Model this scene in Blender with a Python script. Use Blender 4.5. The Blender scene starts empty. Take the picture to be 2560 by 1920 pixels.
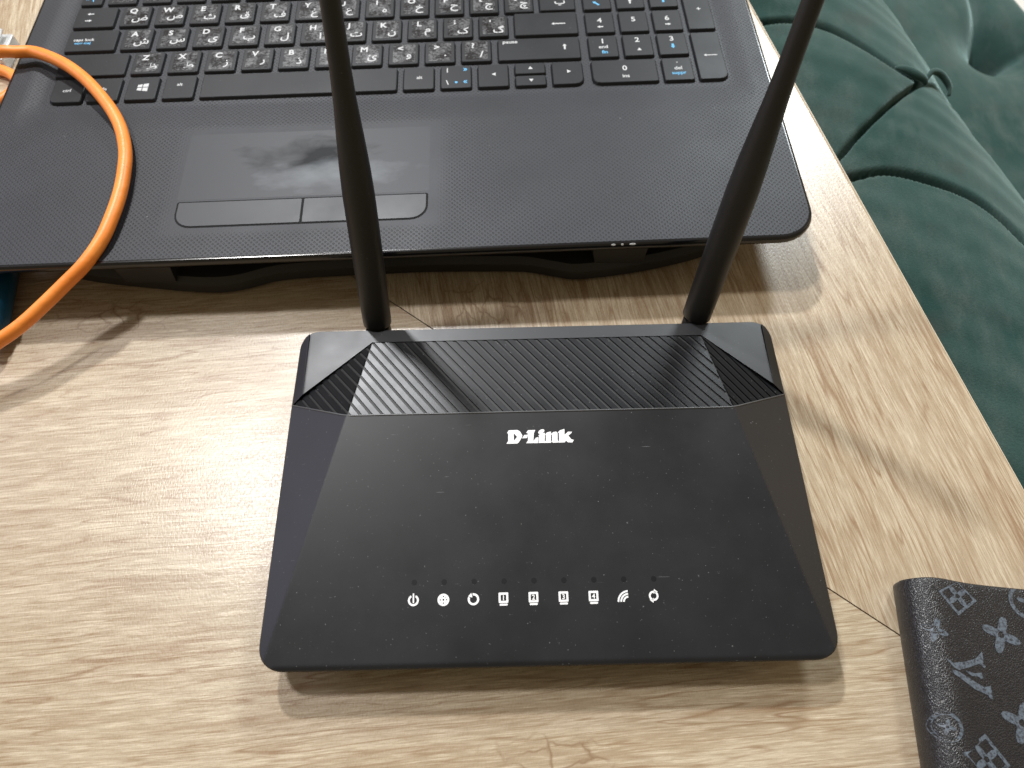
import bpy, bmesh, math, random
import numpy as np
from mathutils import Vector, Matrix
from mathutils.geometry import tessellate_polygon

S = 0.001                     # everything below is written in millimetres
sc = bpy.context.scene
COL = sc.collection
random.seed(7)
rng = np.random.default_rng(7)

# ------------------------------------------------------------------ camera
CAM_LOC = Vector((-10.476, -97.224, 275.033))
CAM_ROT = (0.48807, 0.01062, -0.02009)
cd = bpy.data.cameras.new('camera')
cam = bpy.data.objects.new('camera', cd)
COL.objects.link(cam)
cam.location = CAM_LOC * S
cam.rotation_euler = CAM_ROT
cd.sensor_width = 36.0
cd.lens = 36.0 * 1800 / 2560
cd.clip_start = 0.01
cd.clip_end = 50
cd.dof.use_dof = True
cd.dof.focus_distance = 0.282
cd.dof.aperture_fstop = 15
sc.camera = cam

# ------------------------------------------------------------------ world (dim warm room) and lamps
w = bpy.data.worlds.new('World'); sc.world = w; w.use_nodes = True
bg = w.node_tree.nodes['Background']
bg.inputs[0].default_value = (1.0, 0.83, 0.56, 1)
bg.inputs[1].default_value = 0.29

def lamp(name, d, dist, size, power, col, target=(0, 60, 0), sizey=None):
    l = bpy.data.lights.new(name, 'AREA')
    l.shape = 'ELLIPSE' if sizey else 'DISK'
    l.size = size
    if sizey: l.size_y = sizey
    l.energy = power; l.color = col
    o = bpy.data.objects.new(name, l); COL.objects.link(o)
    d = Vector(d).normalized()
    o.location = Vector(target) * S + d * dist
    o.rotation_euler = (-d).to_track_quat('-Z', 'Y').to_euler()
    return o
lamp('ceiling_lamp_key', (-0.29, 0.79, 1), 2.2, 0.11, 43, (0.97, 0.98, 1.0))
lamp('ceiling_lamp_second', (-0.41, 0.34, 1), 2.4, 0.22, 31, (1.0, 0.98, 0.96))
lamp('ceiling_lamp_far', (0.62, 1.19, 1), 2.8, 0.50, 44, (0.90, 0.97, 1.0))
lamp('window_glow', (-1.0, 0.28, 0.55), 1.6, 0.8, 5.5, (0.74, 0.76, 1.0))
lamp('warm_side_fill', (1.0, 0.25, 0.52), 1.8, 0.8, 3.0, (1.0, 0.76, 0.52))  # unseen soft warm fill, added to brown the router's right facet

sc.view_settings.view_transform = 'Standard'
sc.view_settings.look = 'None'
sc.view_settings.exposure = -0.22
sc.view_settings.gamma = 1.0

# ------------------------------------------------------------------ pixel -> place helper (photo px in a 2212 wide view)
_R = cam.rotation_euler.to_matrix()
PX = 2560 / 2212
def ray(u, v):
    return _R @ Vector(((u * PX - 1280) / 1800, -(v * PX - 960) / 1800, -1))
def at(u, v, z):
    d = ray(u, v); return CAM_LOC + d * ((z - CAM_LOC.z) / d.z)
def on_plane(u, v, p0, n):
    d = ray(u, v); return CAM_LOC + d * ((Vector(p0) - CAM_LOC).dot(n) / d.dot(n))

# ------------------------------------------------------------------ builders
def tag(o, label=None, cat=None, group=None, kind=None):
    if label: o['label'] = label
    if cat: o['category'] = cat
    if group: o['group'] = group
    if kind: o['kind'] = kind
    return o
def empty(name, loc=(0, 0, 0), rz=0):
    o = bpy.data.objects.new(name, None); COL.objects.link(o)
    o.location = Vector(loc) * S; o.rotation_euler = (0, 0, rz)
    o.empty_display_size = 0.02
    return o
def link_mesh(name, me, mat, parent=None, smooth=False):
    o = bpy.data.objects.new(name, me); COL.objects.link(o)
    if mat is not None and len(me.materials) == 0: me.materials.append(mat)
    if parent is not None: o.parent = parent
    if smooth:
        for p in me.polygons: p.use_smooth = True
    return o
def mk(name, vs, fs, mat, parent=None, smooth=False, off=(0, 0, 0), sharp=None):
    me = bpy.data.meshes.new(name)
    me.from_pydata([((v[0] - off[0]) * S, (v[1] - off[1]) * S, (v[2] - off[2]) * S) for v in vs], [], fs)
    bm = bmesh.new(); bm.from_mesh(me)
    bmesh.ops.recalc_face_normals(bm, faces=bm.faces)
    bm.to_mesh(me); bm.free()
    me.validate(); me.update()
    if sharp is not None:
        for p in me.polygons: p.use_smooth = True
        me.set_sharp_from_angle(angle=math.radians(sharp))
    return link_mesh(name, me, mat, parent, smooth)

def rrect(x0, x1, y0, y1, r, k=6):
    """counter-clockwise rounded rectangle; r = one radius or (bl, br, tr, tl)"""
    if not isinstance(r, (tuple, list)): r = (r,) * 4
    out = []
    for (cx, cy, a0, rr) in ((x0 + r[0], y0 + r[0], 180, r[0]), (x1 - r[1], y0 + r[1], 270, r[1]),
                             (x1 - r[2], y1 - r[2], 0, r[2]), (x0 + r[3], y1 - r[3], 90, r[3])):
        for i in range(k + 1):
            a = math.radians(a0 + 90 * i / k)
            out.append((cx + rr * math.cos(a), cy + rr * math.sin(a)))
    return out
def loft(loops, cap0=True, cap1=True):
    n = len(loops[0]); vs = [p for l in loops for p in l]; fs = []
    for i in range(len(loops) - 1):
        for j in range(n):
            a = i * n + j; b = i * n + (j + 1) % n
            fs.append((a, b, b + n, a + n))
    if cap0: fs.append(tuple(reversed(range(n))))
    if cap1: fs.append(tuple(range((len(loops) - 1) * n, len(loops) * n)))
    return vs, fs
def lv(l, z): return [(p[0], p[1], z) for p in l]
def flat(polys, to3):
    """polys: list of (outer, [holes]); to3 maps a 2D point onto the surface"""
    vs, fs = [], []
    for outer, holes in polys:
        loops = [outer] + list(holes)
        pts = [p for l in loops for p in l]
        tris = tessellate_polygon([[Vector((p[0], p[1], 0)) for p in l] for l in loops])
        b = len(vs)
        vs += [to3(p) for p in pts]
        fs += [tuple(b + i for i in t) for t in tris]
    return vs, fs
def arc(cx, cy, r0, r1, a0, a1, n=20):
    A = [math.radians(a0 + (a1 - a0) * i / n) for i in range(n + 1)]
    o = [(cx + r1 * math.cos(a), cy + r1 * math.sin(a)) for a in A]
    i_ = [(cx + r0 * math.cos(a), cy + r0 * math.sin(a)) for a in reversed(A)]
    return o + i_
def circ(cx, cy, r, n=20, rev=False):
    p = [(cx + r * math.cos(2 * math.pi * i / n), cy + r * math.sin(2 * math.pi * i / n)) for i in range(n)]
    return p[::-1] if rev else p
def rect(x0, x1, y0, y1): return [(x0, y0), (x1, y0), (x1, y1), (x0, y1)]
def tube(path, r, n=14, closed_ends=True):
    """path: list of Vectors (mm); r: number or list"""
    P = [Vector(p) for p in path]; vs, fs = [], []
    up = Vector((0, 0, 1)); prev = None
    for i, p in enumerate(P):
        t = (P[min(i + 1, len(P) - 1)] - P[max(i - 1, 0)]).normalized()
        if prev is None:
            a = t.cross(up)
            if a.length < 1e-3: a = t.cross(Vector((1, 0, 0)))
            a.normalize()
        else:
            a = (prev - t * prev.dot(t)).normalized()
        prev = a; b = t.cross(a)
        rr = r[i] if isinstance(r, (list, tuple)) else r
        for k in range(n):
            q = 2 * math.pi * k / n
            vs.append(p + (a * math.cos(q) + b * math.sin(q)) * rr)
    for i in range(len(P) - 1):
        for k in range(n):
            fs.append((i * n + k, i * n + (k + 1) % n, (i + 1) * n + (k + 1) % n, (i + 1) * n + k))
    if closed_ends:
        fs.append(tuple(reversed(range(n)))); fs.append(tuple(range((len(P) - 1) * n, len(P) * n)))
    return vs, fs
def spline(pts, m=8):
    P = [Vector(p) for p in pts]; out = []
    for i in range(len(P) - 1):
        p0, p1, p2, p3 = P[max(i - 1, 0)], P[i], P[i + 1], P[min(i + 2, len(P) - 1)]
        for k in range(m):
            t = k / m
            out.append(0.5 * ((2 * p1) + (p2 - p0) * t + (2 * p0 - 5 * p1 + 4 * p2 - p3) * t * t + (-p0 + 3 * p1 - 3 * p2 + p3) * t ** 3))
    out.append(P[-1]); return out

# ------------------------------------------------------------------ materials
class NT:
    def __init__(s, name):
        s.m = bpy.data.materials.new(name); s.m.use_nodes = True
        s.t = s.m.node_tree; s.t.nodes.clear()
        s.out = s.t.nodes.new('ShaderNodeOutputMaterial')
    def n(s, typ, props=None, **inp):
        nd = s.t.nodes.new(typ)
        for k, v in (props or {}).items(): setattr(nd, k, v)
        for k, v in inp.items():
            key = int(k[1:]) if k[0] == 'i' and k[1:].isdigit() else k.replace('_', ' ')
            s.set(nd.inputs[key], v)
        return nd
    def set(s, sock, v):
        if isinstance(v, bpy.types.NodeSocket): s.t.links.new(v, sock)
        elif isinstance(v, bpy.types.Node): s.t.links.new(v.outputs[0], sock)
        else:
            if isinstance(v, (tuple, list)) and sock.type == 'RGBA' and len(v) == 3: v = (*v, 1)
            sock.default_value = v
    def math(s, op, a, b=0.0, clamp=False):
        return s.n('ShaderNodeMath', dict(operation=op, use_clamp=clamp), i0=a, i1=b).outputs[0]
    def mix(s, f, a, b, blend='MIX'):
        nd = s.n('ShaderNodeMix', dict(data_type='RGBA', blend_type=blend))
        s.set(nd.inputs[0], f); s.set(nd.inputs[6], a); s.set(nd.inputs[7], b)
        return nd.outputs[2]
    def ramp(s, f, *stops):
        nd = s.n('ShaderNodeValToRGB', i0=f); cr = nd.color_ramp
        while len(cr.elements) < len(stops): cr.elements.new(0.5)
        for e, (p, c) in zip(cr.elements, stops):
            e.position = p; e.color = (c, c, c, 1) if isinstance(c, (int, float)) else (*c, 1)
        return nd.outputs[0]
    def coord(s): return s.n('ShaderNodeTexCoord').outputs['Object']
    def scaled(s, v, sx, sy, sz=1.0, loc=(0, 0, 0), rz=0.0):
        nd = s.n('ShaderNodeMapping', Vector=v)
        nd.inputs['Scale'].default_value = (sx, sy, sz); nd.inputs['Location'].default_value = loc
        nd.inputs['Rotation'].default_value = (0, 0, rz)
        return nd.outputs[0]
    def noise(s, v, scale=1.0, detail=3.0, rough=0.55, dist=0.0):
        return s.n('ShaderNodeTexNoise', Vector=v, Scale=scale, Detail=detail, Roughness=rough, Distortion=dist).outputs[0]
    def bump(s, h, strength=0.3, dist=0.0002, normal=None):
        nd = s.n('ShaderNodeBump', Strength=strength, Distance=dist, Height=h)
        if normal is not None: s.set(nd.inputs['Normal'], normal)
        return nd.outputs[0]
    def bsdf(s, **k):
        nd = s.n('ShaderNodeBsdfPrincipled')
        for a, v in k.items(): s.set(nd.inputs[a.replace('_', ' ')], v)
        s.t.links.new(nd.outputs[0], s.out.inputs[0]); return s.m

def plain(name, col, rough=0.5, spec=0.5, grain=0.0, grain_scale=4000, **k):
    t = NT(name); c = t.coord(); kw = dict(Base_Color=col, Roughness=rough, Specular_IOR_Level=spec, **k)
    if grain: kw['Normal'] = t.bump(t.noise(c, grain_scale, 2), grain, 0.00005)
    return t.bsdf(**kw)

def wood(name, ang, seed, knots=()):
    """ang: grain direction"""
    t = NT(name); c = t.coord()
    base = t.scaled(c, 1, 1, 1, loc=(seed * 0.37, seed * 0.91, 0), rz=-ang)
    # wander the grain a little
    wob = t.n('ShaderNodeTexNoise', Vector=t.scaled(base, 6, 11, 1), Scale=1.0, Detail=2.0).outputs[1]
    wv = t.n('ShaderNodeVectorMath', dict(operation='SUBTRACT'), i0=wob, i1=(0.5, 0.5, 0.5)).outputs[0]
    wv = t.n('ShaderNodeVectorMath', dict(operation='MULTIPLY'), i0=wv, i1=(0.004, 0.008, 0.0)).outputs[0]
    g = t.n('ShaderNodeVectorMath', dict(operation='ADD'), i0=base, i1=wv).outputs[0]
    broad = t.noise(t.scaled(g, 5, 42, 1), 1, 3)
    band = t.noise(t.scaled(g, 11, 150, 1), 1, 3, 0.6)
    fibre = t.noise(t.scaled(g, 62, 1050, 1), 1, 4, 0.68)
    fine = t.noise(t.scaled(g, 110, 2300, 1), 1, 3, 0.65)
    line = t.noise(t.scaled(g, 14, 210, 1, loc=(3.1, 8.7, 0)), 1, 1.5, 0.5, 0.25)
    patch = t.noise(t.scaled(g, 16, 30, 1, loc=(9, 2, 0)), 1, 2)
    pore = t.noise(t.scaled(g, 42, 620, 1, loc=(5, 1, 0)), 1, 2, 0.5)
    col = t.mix(t.ramp(broad, (0.30, 0.0), (0.70, 1.0)), (0.510, 0.424, 0.300), (0.610, 0.522, 0.390))
    col = t.mix(t.ramp(band, (0.40, 0.0), (0.66, 0.75)), col, (0.37, 0.275, 0.178))
    col = t.mix(t.ramp(fibre, (0.36, 0.66), (0.55, 0.0)), col, (0.345, 0.255, 0.165))
    col = t.mix(t.ramp(fibre, (0.53, 0.0), (0.72, 0.65)), col, (0.70, 0.60, 0.46))
    col = t.mix(t.ramp(fine, (0.37, 0.46), (0.58, 0.0)), col, (0.27, 0.195, 0.12))
    # dark vein lines: narrow level sets, present in patches only
    vein = t.math('ABSOLUTE', t.math('SUBTRACT', line, 0.5))
    vein = t.ramp(vein, (0.0, 1.0), (0.030, 0.0))
    vein = t.math('MULTIPLY', vein, t.ramp(patch, (0.38, 0.0), (0.56, 0.85)))
    col = t.mix(vein, col, (0.255, 0.155, 0.085))
    col = t.mix(t.math('MULTIPLY', t.ramp(pore, (0.28, 0.9), (0.40, 0.0)), 0.85), col, (0.27, 0.175, 0.10))
    line2 = t.noise(t.scaled(g, 10, 430, 1, loc=(1.7, 4.2, 0)), 1, 2, 0.5, 0.15)
    v2 = t.ramp(t.math('ABSOLUTE', t.math('SUBTRACT', line2, 0.5)), (0.0, 1.0), (0.022, 0.0))
    v2 = t.math('MULTIPLY', v2, t.ramp(t.noise(t.scaled(g, 22, 60, 1, loc=(4, 7, 0)), 1, 2), (0.42, 0.0), (0.56, 0.80)))
    col = t.mix(v2, col, (0.275, 0.18, 0.10))
    # knots: crackled cells inside an uneven patch
    for (kx, ky, rx, ry) in knots:
        sx = t.n('ShaderNodeSeparateXYZ', Vector=c)
        a_ = t.math('DIVIDE', t.math('SUBTRACT', sx.outputs[0], kx * S), rx * S); b_ = t.math('DIVIDE', t.math('SUBTRACT', sx.outputs[1], ky * S), ry * S)
        rr_ = t.math('ADD', t.math('SQRT', t.math('ADD', t.math('MULTIPLY', a_, a_), t.math('MULTIPLY', b_, b_))), t.math('MULTIPLY', t.math('SUBTRACT', t.noise(c, 90, 2), 0.5), 1.2))
        jit = t.n('ShaderNodeTexNoise', Vector=c, Scale=120.0, Detail=2.0).outputs[1]
        cv = t.n('ShaderNodeVectorMath', dict(operation='ADD'), i0=t.scaled(base, 75, 150, 1), i1=t.n('ShaderNodeVectorMath', dict(operation='MULTIPLY'), i0=jit, i1=(0.9, 0.9, 0)).outputs[0]).outputs[0]
        ed = t.n('ShaderNodeTexVoronoi', dict(feature='DISTANCE_TO_EDGE', voronoi_dimensions='2D'), Vector=cv, Scale=1.0).outputs[0]
        crk = t.math('MULTIPLY', t.ramp(ed, (0.0, 1.0), (0.09, 0.0)), t.ramp(rr_, (0.5, 0.85), (1.0, 0.0)))
        col = t.mix(crk, col, (0.235, 0.15, 0.085))
    # embossed laminate skin: short slanted pits that sparkle near the lamps
    emb = t.noise(t.scaled(c, 1500, 620, 1, rz=math.radians(-35)), 1, 1.5)
    hgt = t.math('ADD', t.math('MULTIPLY', emb, 1.0), t.math('MULTIPLY', fibre, 0.7))
    nrm = t.bump(hgt, 0.48, 0.00011)
    rg = t.ramp(emb, (0.3, 0.24), (0.7, 0.36))
    return t.bsdf(Base_Color=col, Roughness=rg, Specular_IOR_Level=0.64, Normal=nrm)

def dusty_black(name, col, rough, bevel=0.0, dust=0.35, bumpy=0.12, spec=0.5, scratch=True):
    t = NT(name); c = t.coord()
    sm = t.noise(c, 26, 4, 0.6)
    sp = t.noise(c, 900, 2, 0.7)
    # thin scattered hairlines: stretched noise in two directions
    h1 = t.noise(t.scaled(c, 90, 1900, 60, rz=math.radians(52)), 1, 1)
    h2 = t.noise(t.scaled(c, 120, 1700, 60, rz=math.radians(-38)), 1, 1)
    h3 = t.noise(t.scaled(c, 140, 1500, 60, rz=math.radians(8)), 1, 1)
    hair = t.math('MAXIMUM', t.math('MAXIMUM', t.ramp(h1, (0.80, 0.0), (0.83, 1.0)), t.ramp(h2, (0.81, 0.0), (0.84, 1.0))), t.ramp(h3, (0.90, 0.0), (0.93, 0.8)))
    patch = t.ramp(t.noise(c, 45, 2), (0.45, 0.0), (0.62, 1.0))
    hair = t.math('MULTIPLY', hair, patch)
    speck = t.math('MULTIPLY', t.ramp(sp, (0.70, 0.0), (0.78, 1.0)), 0.8)
    d = t.math('MAXIMUM', hair if scratch else 0.0, speck)
    d = t.math('MULTIPLY', d, dust)
    colr = t.mix(t.math('MULTIPLY', t.ramp(sm, (0.35, 0.0), (0.7, 1.0)), 0.22), col, tuple(min(1, x * 1.8 + 0.006) for x in col))
    colr = t.mix(d, colr, (0.34, 0.35, 0.36))
    rr = t.math('ADD', t.math('MULTIPLY', t.ramp(sm, (0.3, 0.0), (0.7, 1.0)), 0.10), rough - 0.05)
    rr = t.math('ADD', rr, t.math('MULTIPLY', d, 0.3))
    kw = {}
    nr = None
    if bevel:
        nr = t.n('ShaderNodeBevel', dict(samples=6), Radius=bevel).outputs[0]
    nr = t.bump(t.noise(c, 3200, 2), bumpy, 0.00006, nr)
    return t.bsdf(Base_Color=colr, Roughness=rr, Specular_IOR_Level=spec, Normal=nr)

def deck_mat():
    t = NT('textured_palm_rest'); c = t.coord()
    sx = t.n('ShaderNodeSeparateXYZ', Vector=c)
    x, y = sx.outputs[0], sx.outputs[1]
    p = 0.0024
    def cell(off):
        fx = t.math('SUBTRACT', t.math('FRACT', t.math('ADD', t.math('DIVIDE', x, p), 100 + off)), 0.5)
        fy = t.math('SUBTRACT', t.math('FRACT', t.math('ADD', t.math('DIVIDE', y, p), 100 + off)), 0.5)
        return t.math('SQRT', t.math('ADD', t.math('MULTIPLY', fx, fx), t.math('MULTIPLY', fy, fy)))
    d = t.math('MINIMUM', cell(0.0), cell(0.5))
    dot = t.ramp(d, (0.12, 1.0), (0.21, 0.0))
    # no dimples round the touchpad
    ax = t.math('ABSOLUTE', t.math('SUBTRACT', x, 0.097)); ay = t.math('ABSOLUTE', t.math('SUBTRACT', y, -0.054))
    inside = t.math('MULTIPLY', t.ramp(ax, (0.060, 1.0), (0.066, 0.0)), t.ramp(ay, (0.031, 1.0), (0.034, 0.0)))
    dot = t.math('MULTIPLY', dot, t.math('SUBTRACT', 1.0, inside))
    sm = t.noise(c, 30, 4)
    wear = t.ramp(t.noise(c, 14, 3), (0.4, 0.0), (0.7, 1.0))
    col = t.mix(t.ramp(sm, (0.3, 0.0), (0.75, 1.0)), (0.014, 0.0155, 0.021), (0.021, 0.023, 0.030))
    col = t.mix(t.math('MULTIPLY', dot, 0.85), col, (0.007, 0.0075, 0.009))
    sp = t.ramp(t.noise(c, 420, 1.5), (0.79, 0.0), (0.84, 0.8))
    col = t.mix(sp, col, (0.4, 0.41, 0.43))
    h = t.math('ADD', t.math('MULTIPLY', dot, -1.0), t.math('MULTIPLY', t.noise(c, 2600, 2), 0.25))
    rr = t.math('ADD', 0.46, t.math('MULTIPLY', wear, 0.08))
    return t.bsdf(Base_Color=col, Roughness=rr, Specular_IOR_Level=0.34, Normal=t.bump(h, 0.50, 0.00022))

def touchpad_mat():
    t = NT('worn_touchpad'); c = t.coord()
    # finger-polished oval in the middle of the pad, uneven at its rim
    sx = t.n('ShaderNodeSeparateXYZ', Vector=c)
    dx = t.math('DIVIDE', t.math('SUBTRACT', sx.outputs[0], 0.098), 0.036); dy = t.math('DIVIDE', t.math('SUBTRACT', sx.outputs[1], -0.041), 0.0110)
    rad = t.math('SQRT', t.math('ADD', t.math('MULTIPLY', dx, dx), t.math('MULTIPLY', dy, dy)))
    n = t.noise(t.scaled(c, 45, 90, 1), 1, 3, 0.55, 0.5)
    f = t.math('ADD', rad, t.math('MULTIPLY', t.math('SUBTRACT', n, 0.5), 1.9))
    pol = t.ramp(f, (0.25, 1.0), (1.25, 0.0))
    ex = t.math('DIVIDE', t.math('SUBTRACT', sx.outputs[0], 0.108), 0.036); ey = t.math('DIVIDE', t.math('SUBTRACT', sx.outputs[1], -0.054), 0.0105)
    g = t.math('ADD', t.math('SQRT', t.math('ADD', t.math('MULTIPLY', ex, ex), t.math('MULTIPLY', ey, ey))), t.math('MULTIPLY', t.math('SUBTRACT', t.noise(t.scaled(c, 60, 110, 1), 1, 3), 0.5), 1.6))
    grease = t.ramp(g, (0.2, 1.0), (1.25, 0.0))
    col = t.mix(pol, (0.019, 0.021, 0.027), (0.006, 0.007, 0.009))
    col = t.mix(grease, col, (0.085, 0.096, 0.108))
    rr = t.math('SUBTRACT', 0.48, t.math('MULTIPLY', pol, 0.06))
    return t.bsdf(Base_Color=col, Roughness=rr, Specular_IOR_Level=t.math('SUBTRACT', 0.34, t.math('MULTIPLY', pol, 0.26)), Normal=t.bump(t.noise(c, 2400, 2), 0.2, 0.0001))

def sticker_mat():
    t = NT('worn_key_sticker'); c = t.coord()
    g = t.n('ShaderNodeNewGeometry').outputs['Position']
    a = t.noise(t.scaled(g, 130, 130, 1), 1, 4, 0.7)
    b = t.noise(t.scaled(g, 700, 900, 1), 1, 3, 0.7)
    f = t.ramp(t.math('ADD', t.math('MULTIPLY', a, 0.55), t.math('MULTIPLY', b, 0.45)), (0.45, 0.0), (0.72, 0.55))
    col = t.mix(f, (0.012, 0.012, 0.014), (0.34, 0.35, 0.37))
    return t.bsdf(Base_Color=col, Roughness=t.ramp(f, (0.0, 0.22), (1.0, 0.6)), Specular_IOR_Level=0.5)

def velvet_mat():
    t = NT('green_velvet'); c = t.coord()
    a = t.noise(c, 14, 4, 0.6, 0.4); b = t.noise(t.scaled(c, 60, 22, 30), 1, 4, 0.6); f = t.noise(c, 1100, 2, 0.7)
    col = t.mix(t.ramp(a, (0.34, 0.0), (0.66, 1.0)), (0.014, 0.044, 0.038), (0.042, 0.080, 0.072))
    col = t.mix(t.ramp(b, (0.45, 0.0), (0.70, 0.75)), col, (0.072, 0.100, 0.092))
    col = t.mix(t.ramp(t.noise(c, 30, 3), (0.56, 0.0), (0.72, 0.6)), col, (0.050, 0.056, 0.052))
    col = t.mix(t.ramp(f, (0.35, 0.45), (0.65, 0.0)), col, (0.015, 0.04, 0.036))
    return t.bsdf(Base_Color=col, Roughness=0.85, Specular_IOR_Level=0.15, Sheen_Weight=0.62, Sheen_Roughness=0.42,
                  Sheen_Tint=(0.60, 0.84, 0.82, 1), Normal=t.bump(t.math('ADD', f, t.math('MULTIPLY', b, 1.5)), 0.5, 0.0006))

def leather_mat():
    t = NT('grained_black_leather'); c = t.coord()
    v = t.n('ShaderNodeTexVoronoi', dict(feature='DISTANCE_TO_EDGE'), Vector=t.scaled(c, 1700, 1300, 1500), Scale=1.0).outputs[0]
    peb = t.ramp(v, (0.0, 0.0), (0.22, 1.0))
    n = t.noise(c, 1300, 2)
    h = t.math('ADD', peb, t.math('MULTIPLY', n, 0.6))
    col = t.mix(t.noise(c, 60, 3), (0.008, 0.008, 0.010), (0.013, 0.013, 0.016))
    return t.bsdf(Base_Color=col, Roughness=0.34, Specular_IOR_Level=0.6, Normal=t.bump(h, 0.42, 0.00020))
def print_mat():
    t = NT('worn_grey_print'); c = t.coord()
    n = t.ramp(t.noise(c, 1100, 3, 0.7), (0.36, 0.0), (0.56, 1.0))
    col = t.mix(n, (0.022, 0.026, 0.034), (0.105, 0.130, 0.160))
    return t.bsdf(Base_Color=col, Roughness=0.5, Normal=t.bump(t.noise(c, 1200, 2), 0.4, 0.0002))
def orange_mat():
    t = NT('orange_cable_jacket'); c = t.coord()
    n = t.noise(t.scaled(c, 60, 60, 60), 1, 3)
    col = t.mix(t.ramp(n, (0.35, 0.0), (0.7, 1.0)), (0.86, 0.245, 0.034), (0.92, 0.31, 0.055))
    d = t.ramp(t.noise(c, 260, 2, 0.6), (0.70, 0.0), (0.76, 0.55))
    col = t.mix(d, col, (0.35, 0.12, 0.03))
    return t.bsdf(Base_Color=col, Roughness=0.42, Specular_IOR_Level=0.45, Normal=t.bump(t.noise(c, 150, 2), 0.35, 0.0008))

M = dict(
    shell=dusty_black('router_black_plastic', (0.0085, 0.0093, 0.0115), 0.41, bevel=0.0018, spec=0.44, dust=0.5),
    shell_low=plain('router_underside_plastic', (0.010, 0.010, 0.011), 0.5),
    rib=dusty_black('router_ribbed_plastic', (0.0075, 0.0082, 0.010), 0.30, dust=0.6, spec=0.21),
    groove=plain('rib_groove_black', (0.004, 0.004, 0.0045), 0.55),
    antenna=dusty_black('antenna_rubber', (0.010, 0.0095, 0.009), 0.45, dust=0.18, scratch=False, bumpy=0.2),
    white=plain('white_pad_print', (0.86, 0.87, 0.88), 0.55),
    led=plain('led_window_black', (0.0075, 0.0082, 0.010), 0.40, 0.3),
    bead=plain('seam_highlight_plastic', (0.085, 0.088, 0.094), 0.34, 0.7),  # lightened colour stands in for the highlight along the seam edge
    deck=deck_mat(), pad=touchpad_mat(), sticker=sticker_mat(),
    button=dusty_black('touchpad_button_plastic', (0.026, 0.028, 0.033), 0.45, spec=0.34, dust=0.12, scratch=False),
    rim=plain('glossy_black_rim', (0.006, 0.006, 0.008), 0.17, 0.6),
    base=dusty_black('laptop_base_plastic', (0.014, 0.0135, 0.013), 0.5, dust=0.15),
    gap=plain('gap_black', (0.002, 0.002, 0.0025), 0.7, 0.2),
    key=dusty_black('key_plastic', (0.009, 0.010, 0.0125), 0.46, spec=0.25, dust=0.30, bumpy=0.25, scratch=False),
    legend=plain('legend_white', (0.50, 0.51, 0.52), 0.6),
    legend_blue=plain('legend_blue', (0.09, 0.38, 0.66), 0.6),
    wood_front=wood('laminate_front_board', math.radians(3.8), 1.0, [(at(250, 690, 0).x, at(250, 690, 0).y, 34, 12), (at(1200, 1640, 0).x, at(1200, 1640, 0).y, 26, 9)]),
    wood_side=wood('laminate_side_board', math.radians(100.2), 4.0, [(at(1050, 655, 0).x, at(1050, 655, 0).y, 30, 16)]),
    edge=plain('pale_edge_band', (0.66, 0.55, 0.41), 0.42, grain=0.2),
    seam=plain('seam_shadow_gap', (0.05, 0.032, 0.02), 0.8, 0.1),
    velvet=velvet_mat(), leather=leather_mat(), lining=plain('wallet_lining', (0.015, 0.015, 0.017), 0.7, grain=0.4),
    print=print_mat(), orange=orange_mat(),
    plug=plain('clear_plug_plastic', (0.80, 0.82, 0.82), 0.2, 0.5, Transmission_Weight=0.45),
    gold=plain('plug_contacts', (0.75, 0.55, 0.2), 0.3, Metallic=1.0),
    blue=plain('blue_plastic', (0.008, 0.075, 0.16), 0.3),
    floor=plain('pale_floor_tile', (0.72, 0.70, 0.66), 0.5),
)

# ================================================================== the setting
fl = mk('floor', [(-900, -700, -460), (1400, -700, -460), (1400, 1500, -460), (-900, 1500, -460)], [(0, 1, 2, 3)], M['floor'])
tag(fl, kind='structure')

# ------------------------------------------------------------------ table with a mitred frame
K = Vector((215, -126, 0))                       # the corner where both boards meet
ue = Vector((-0.177, 0.984, 0)).normalized()     # along the right edge
ne = Vector((ue.y, -ue.x, 0))                    # out of the table, to the right
us = Vector((-0.788, 0.616, 0)).normalized()     # along the mitre
uf = Vector((-0.998, -0.066, 0)).normalized()    # along the front edge
table = empty('table', (0, 0, -26))
tag(table, 'pale oak laminate table top with a mitred corner joint', 'table')
TO = (0, 0, -26)
def board(name, poly, mat, bev):
    """poly: list of xy, bev: set of edge indices that are rounded outer edges"""
    n = len(poly); P = [Vector((p[0], p[1])) for p in poly]
    def inset(d):
        out = []
        for i in range(n):
            e0 = (P[i] - P[i - 1]).normalized(); e1 = (P[(i + 1) % n] - P[i]).normalized()
            n0 = Vector((-e0.y, e0.x)); n1 = Vector((-e1.y, e1.x))
            d0 = d if (i - 1) % n in bev else 0; d1 = d if i in bev else 0
            # solve n0.x=d0, n1.x=d1
            det = n0.x * n1.y - n0.y * n1.x
            x = (d0 * n1.y - d1 * n0.y) / det; y = (n0.x * d1 - n1.x * d0) / det
            out.append(P[i] + Vector((x, y)))
        return out
    loops = [lv(P, -26)]
    loops.append(lv(P, -2.2))
    for a in (22, 45, 68): loops.append(lv(inset(2.2 * (1 - math.cos(math.radians(a)))), -2.2 + 2.2 * math.sin(math.radians(a))))
    loops.append(lv(inset(2.2), 0))
    vs, fs = loft(loops)
    return mk(name, vs, fs, mat, table, off=TO, sharp=4)
hs = Vector((us.y, -us.x, 0)) * 0.17             # half the joint's width, towards the side board
if hs.x < 0: hs = -hs
Kr = K + hs; Kf = K - hs
E1 = K + ue * 700; T1 = K + us * 1100
side = [Kr + ue * 0.3, E1, T1 + hs]
board('side_board', [(p.x, p.y) for p in side], M['wood_side'], {0})
F1 = K + uf * 950
front = [Kf, T1 - hs, T1 - hs + Vector((-200, 0, 0)), Vector((-735, 430, 0)), F1]
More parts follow.
